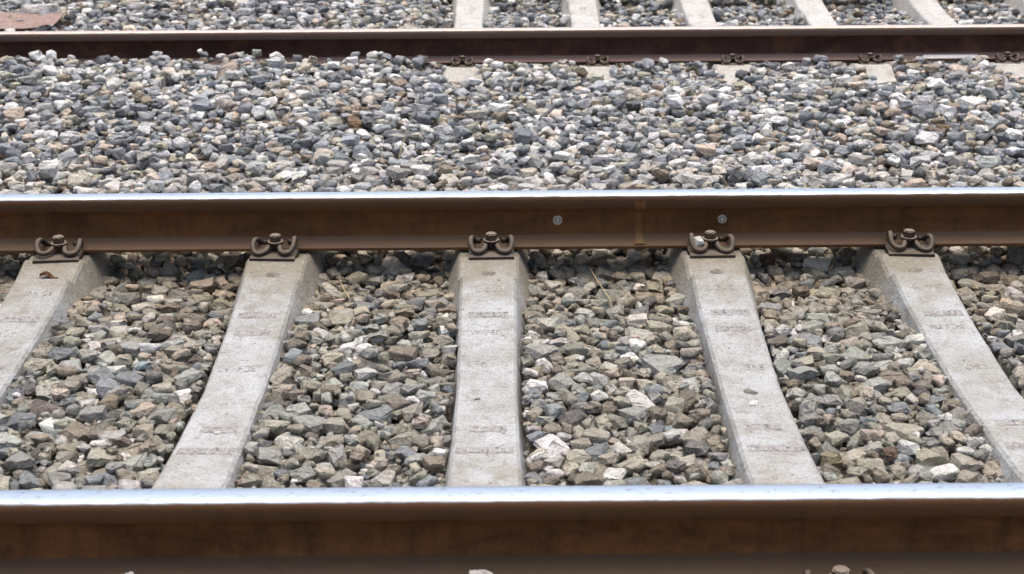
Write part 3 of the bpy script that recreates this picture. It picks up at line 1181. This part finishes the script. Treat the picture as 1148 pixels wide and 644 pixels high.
p = ray_ground(40, 14, -DROP + 0.05)
loose_stone('white_rock', p.x, p.y + 0.05, -DROP + 0.05, 0.14, (226, 222, 218), 'long white rock behind the rusty metal sheet', 4, 0.1, 'rock', (1.4, 0.8, 0.7))
loose_stone('white_pebble', NEAR_X[4] - 0.036, GAUGE - OFF - 0.030, 0.044, 0.034, (232, 230, 226), 'white pebble caught in the loop of a rail clip', 7, 0.4, 'pebble')
p = ray_ground(1022, 73, -DROP)
loose_stone('brown_stone', p.x, p.y, -DROP + 0.0, 0.11, (128, 106, 84), 'wide brown stone under the painted white glint on the siding rail', 9, 0.2, 'stone', (1.25, 0.8, 0.7))
for k, (sx, sy, s, c, lb) in enumerate(((-0.665, -0.118, 0.044, (200, 196, 194), 'pale grey stone left in front of the nearest rail at the bottom'),
                                        (-0.055, -0.118, 0.050, (196, 192, 188), 'pale wedge-shaped stone in front of the nearest rail near the bottom middle'),)):
    loose_stone('grey_stone', sx, sy, 0.043, s, c, lb, 11 + k, k + 0.6)

for k, (sx, sy, s, c, lb) in enumerate(((NEAR_X[2] + 0.012, 0.62, 0.017, (236, 234, 230), 'tiny white chip on a stamp of the second sleeper from the left'),
                                        (NEAR_X[4] - 0.006, 0.765, 0.026, (236, 236, 234), 'flat white chip lying on the sleeper right of the middle one'),
                                        (NEAR_X[4] - 0.002, 0.83, 0.026, (134, 131, 127), 'thin grey chip behind the white one on the same sleeper'),
                                        (NEAR_X[3] - 0.026, 0.80, 0.014, (112, 106, 100), 'tiny dark chip on the upright middle sleeper'))):
    loose_stone('stone_chip', sx, sy, top_z(min(sy, GAUGE - sy)) + s * 0.08, s, c, lb, 14 + k, k + 0.3, 'stone chip', (1.15, 0.9, 0.28))

# dead leaf on the left sleeper
lx, ly = NEAR_X[1] + 0.004, GAUGE - 0.222
V, F = [], []
for i in range(7):
    t = i / 6
    w = 0.011 * math.sin(math.pi * min(1, t * 0.92 + 0.06))
    for s in (-1, 0, 1):
        V.append((lx - 0.024 + 0.05 * t, ly + s * w + 0.004 * math.sin(5 * t), top_z(0.222) + 0.006 + 0.007 * abs(s) * math.sin(3 * t + 1) + 0.003 * math.sin(6 * t)))
for i in range(6):
    for s in range(2):
        F.append((i * 3 + s, i * 3 + s + 1, (i + 1) * 3 + s + 1, (i + 1) * 3 + s))
nv = len(V)
V += [(a, b, c - 0.0008) for a, b, c in V]
F += [tuple(q + nv for q in f[::-1]) for f in F]
tag(pydata('dead_leaf', V, F, LEAF, None, 60), 'dark brown dead leaf lying on the sleeper near the left edge', 'leaf')


def straw(points, r, label, name='dry_twig'):
    path = catmull(points, 5)
    rad = [r * (1 - 0.6 * k / (len(path) - 1)) for k in range(len(path))]
    v, f = tube(path, rad, 6)
    tag(pydata(name, v, f, STRAW, None, 60), label, 'twig')


def straw_px(pts, r, label):
    out = []
    for a, b in pts:
        q = ray_ground(a, b, -0.06)
        z = ground_at(q.x, q.y) + 0.006
        q = ray_ground(a, b, z)
        out.append((q.x, q.y, z))
    straw(out, r, label)


straw_px([(661, 300), (668, 312), (677, 326), (684, 337), (688, 352)], 0.0022, 'thin curved dry twig on the stones right of the middle sleeper')
straw_px([(392, 335), (384, 322), (380, 310)], 0.0022, 'short dry twig on the stones left of the middle sleeper')
for pts, lb in (([(447, 166), (450, 152), (454, 140)], 'pale dry stalk standing in the gravel strip'),
                ([(583, 92), (586, 84), (592, 80)], 'short dry stalk in the gravel below the dull brown rail')):
    q = ray_ground(pts[0][0], pts[0][1], -0.04)
    z0 = ground_at(q.x, q.y)
    straw([(q.x, q.y, z0 - 0.01), (q.x + 0.012, q.y + 0.03, z0 + 0.035), (q.x + 0.03, q.y + 0.05, z0 + 0.075)], 0.0028, lb, 'dry_stalk')
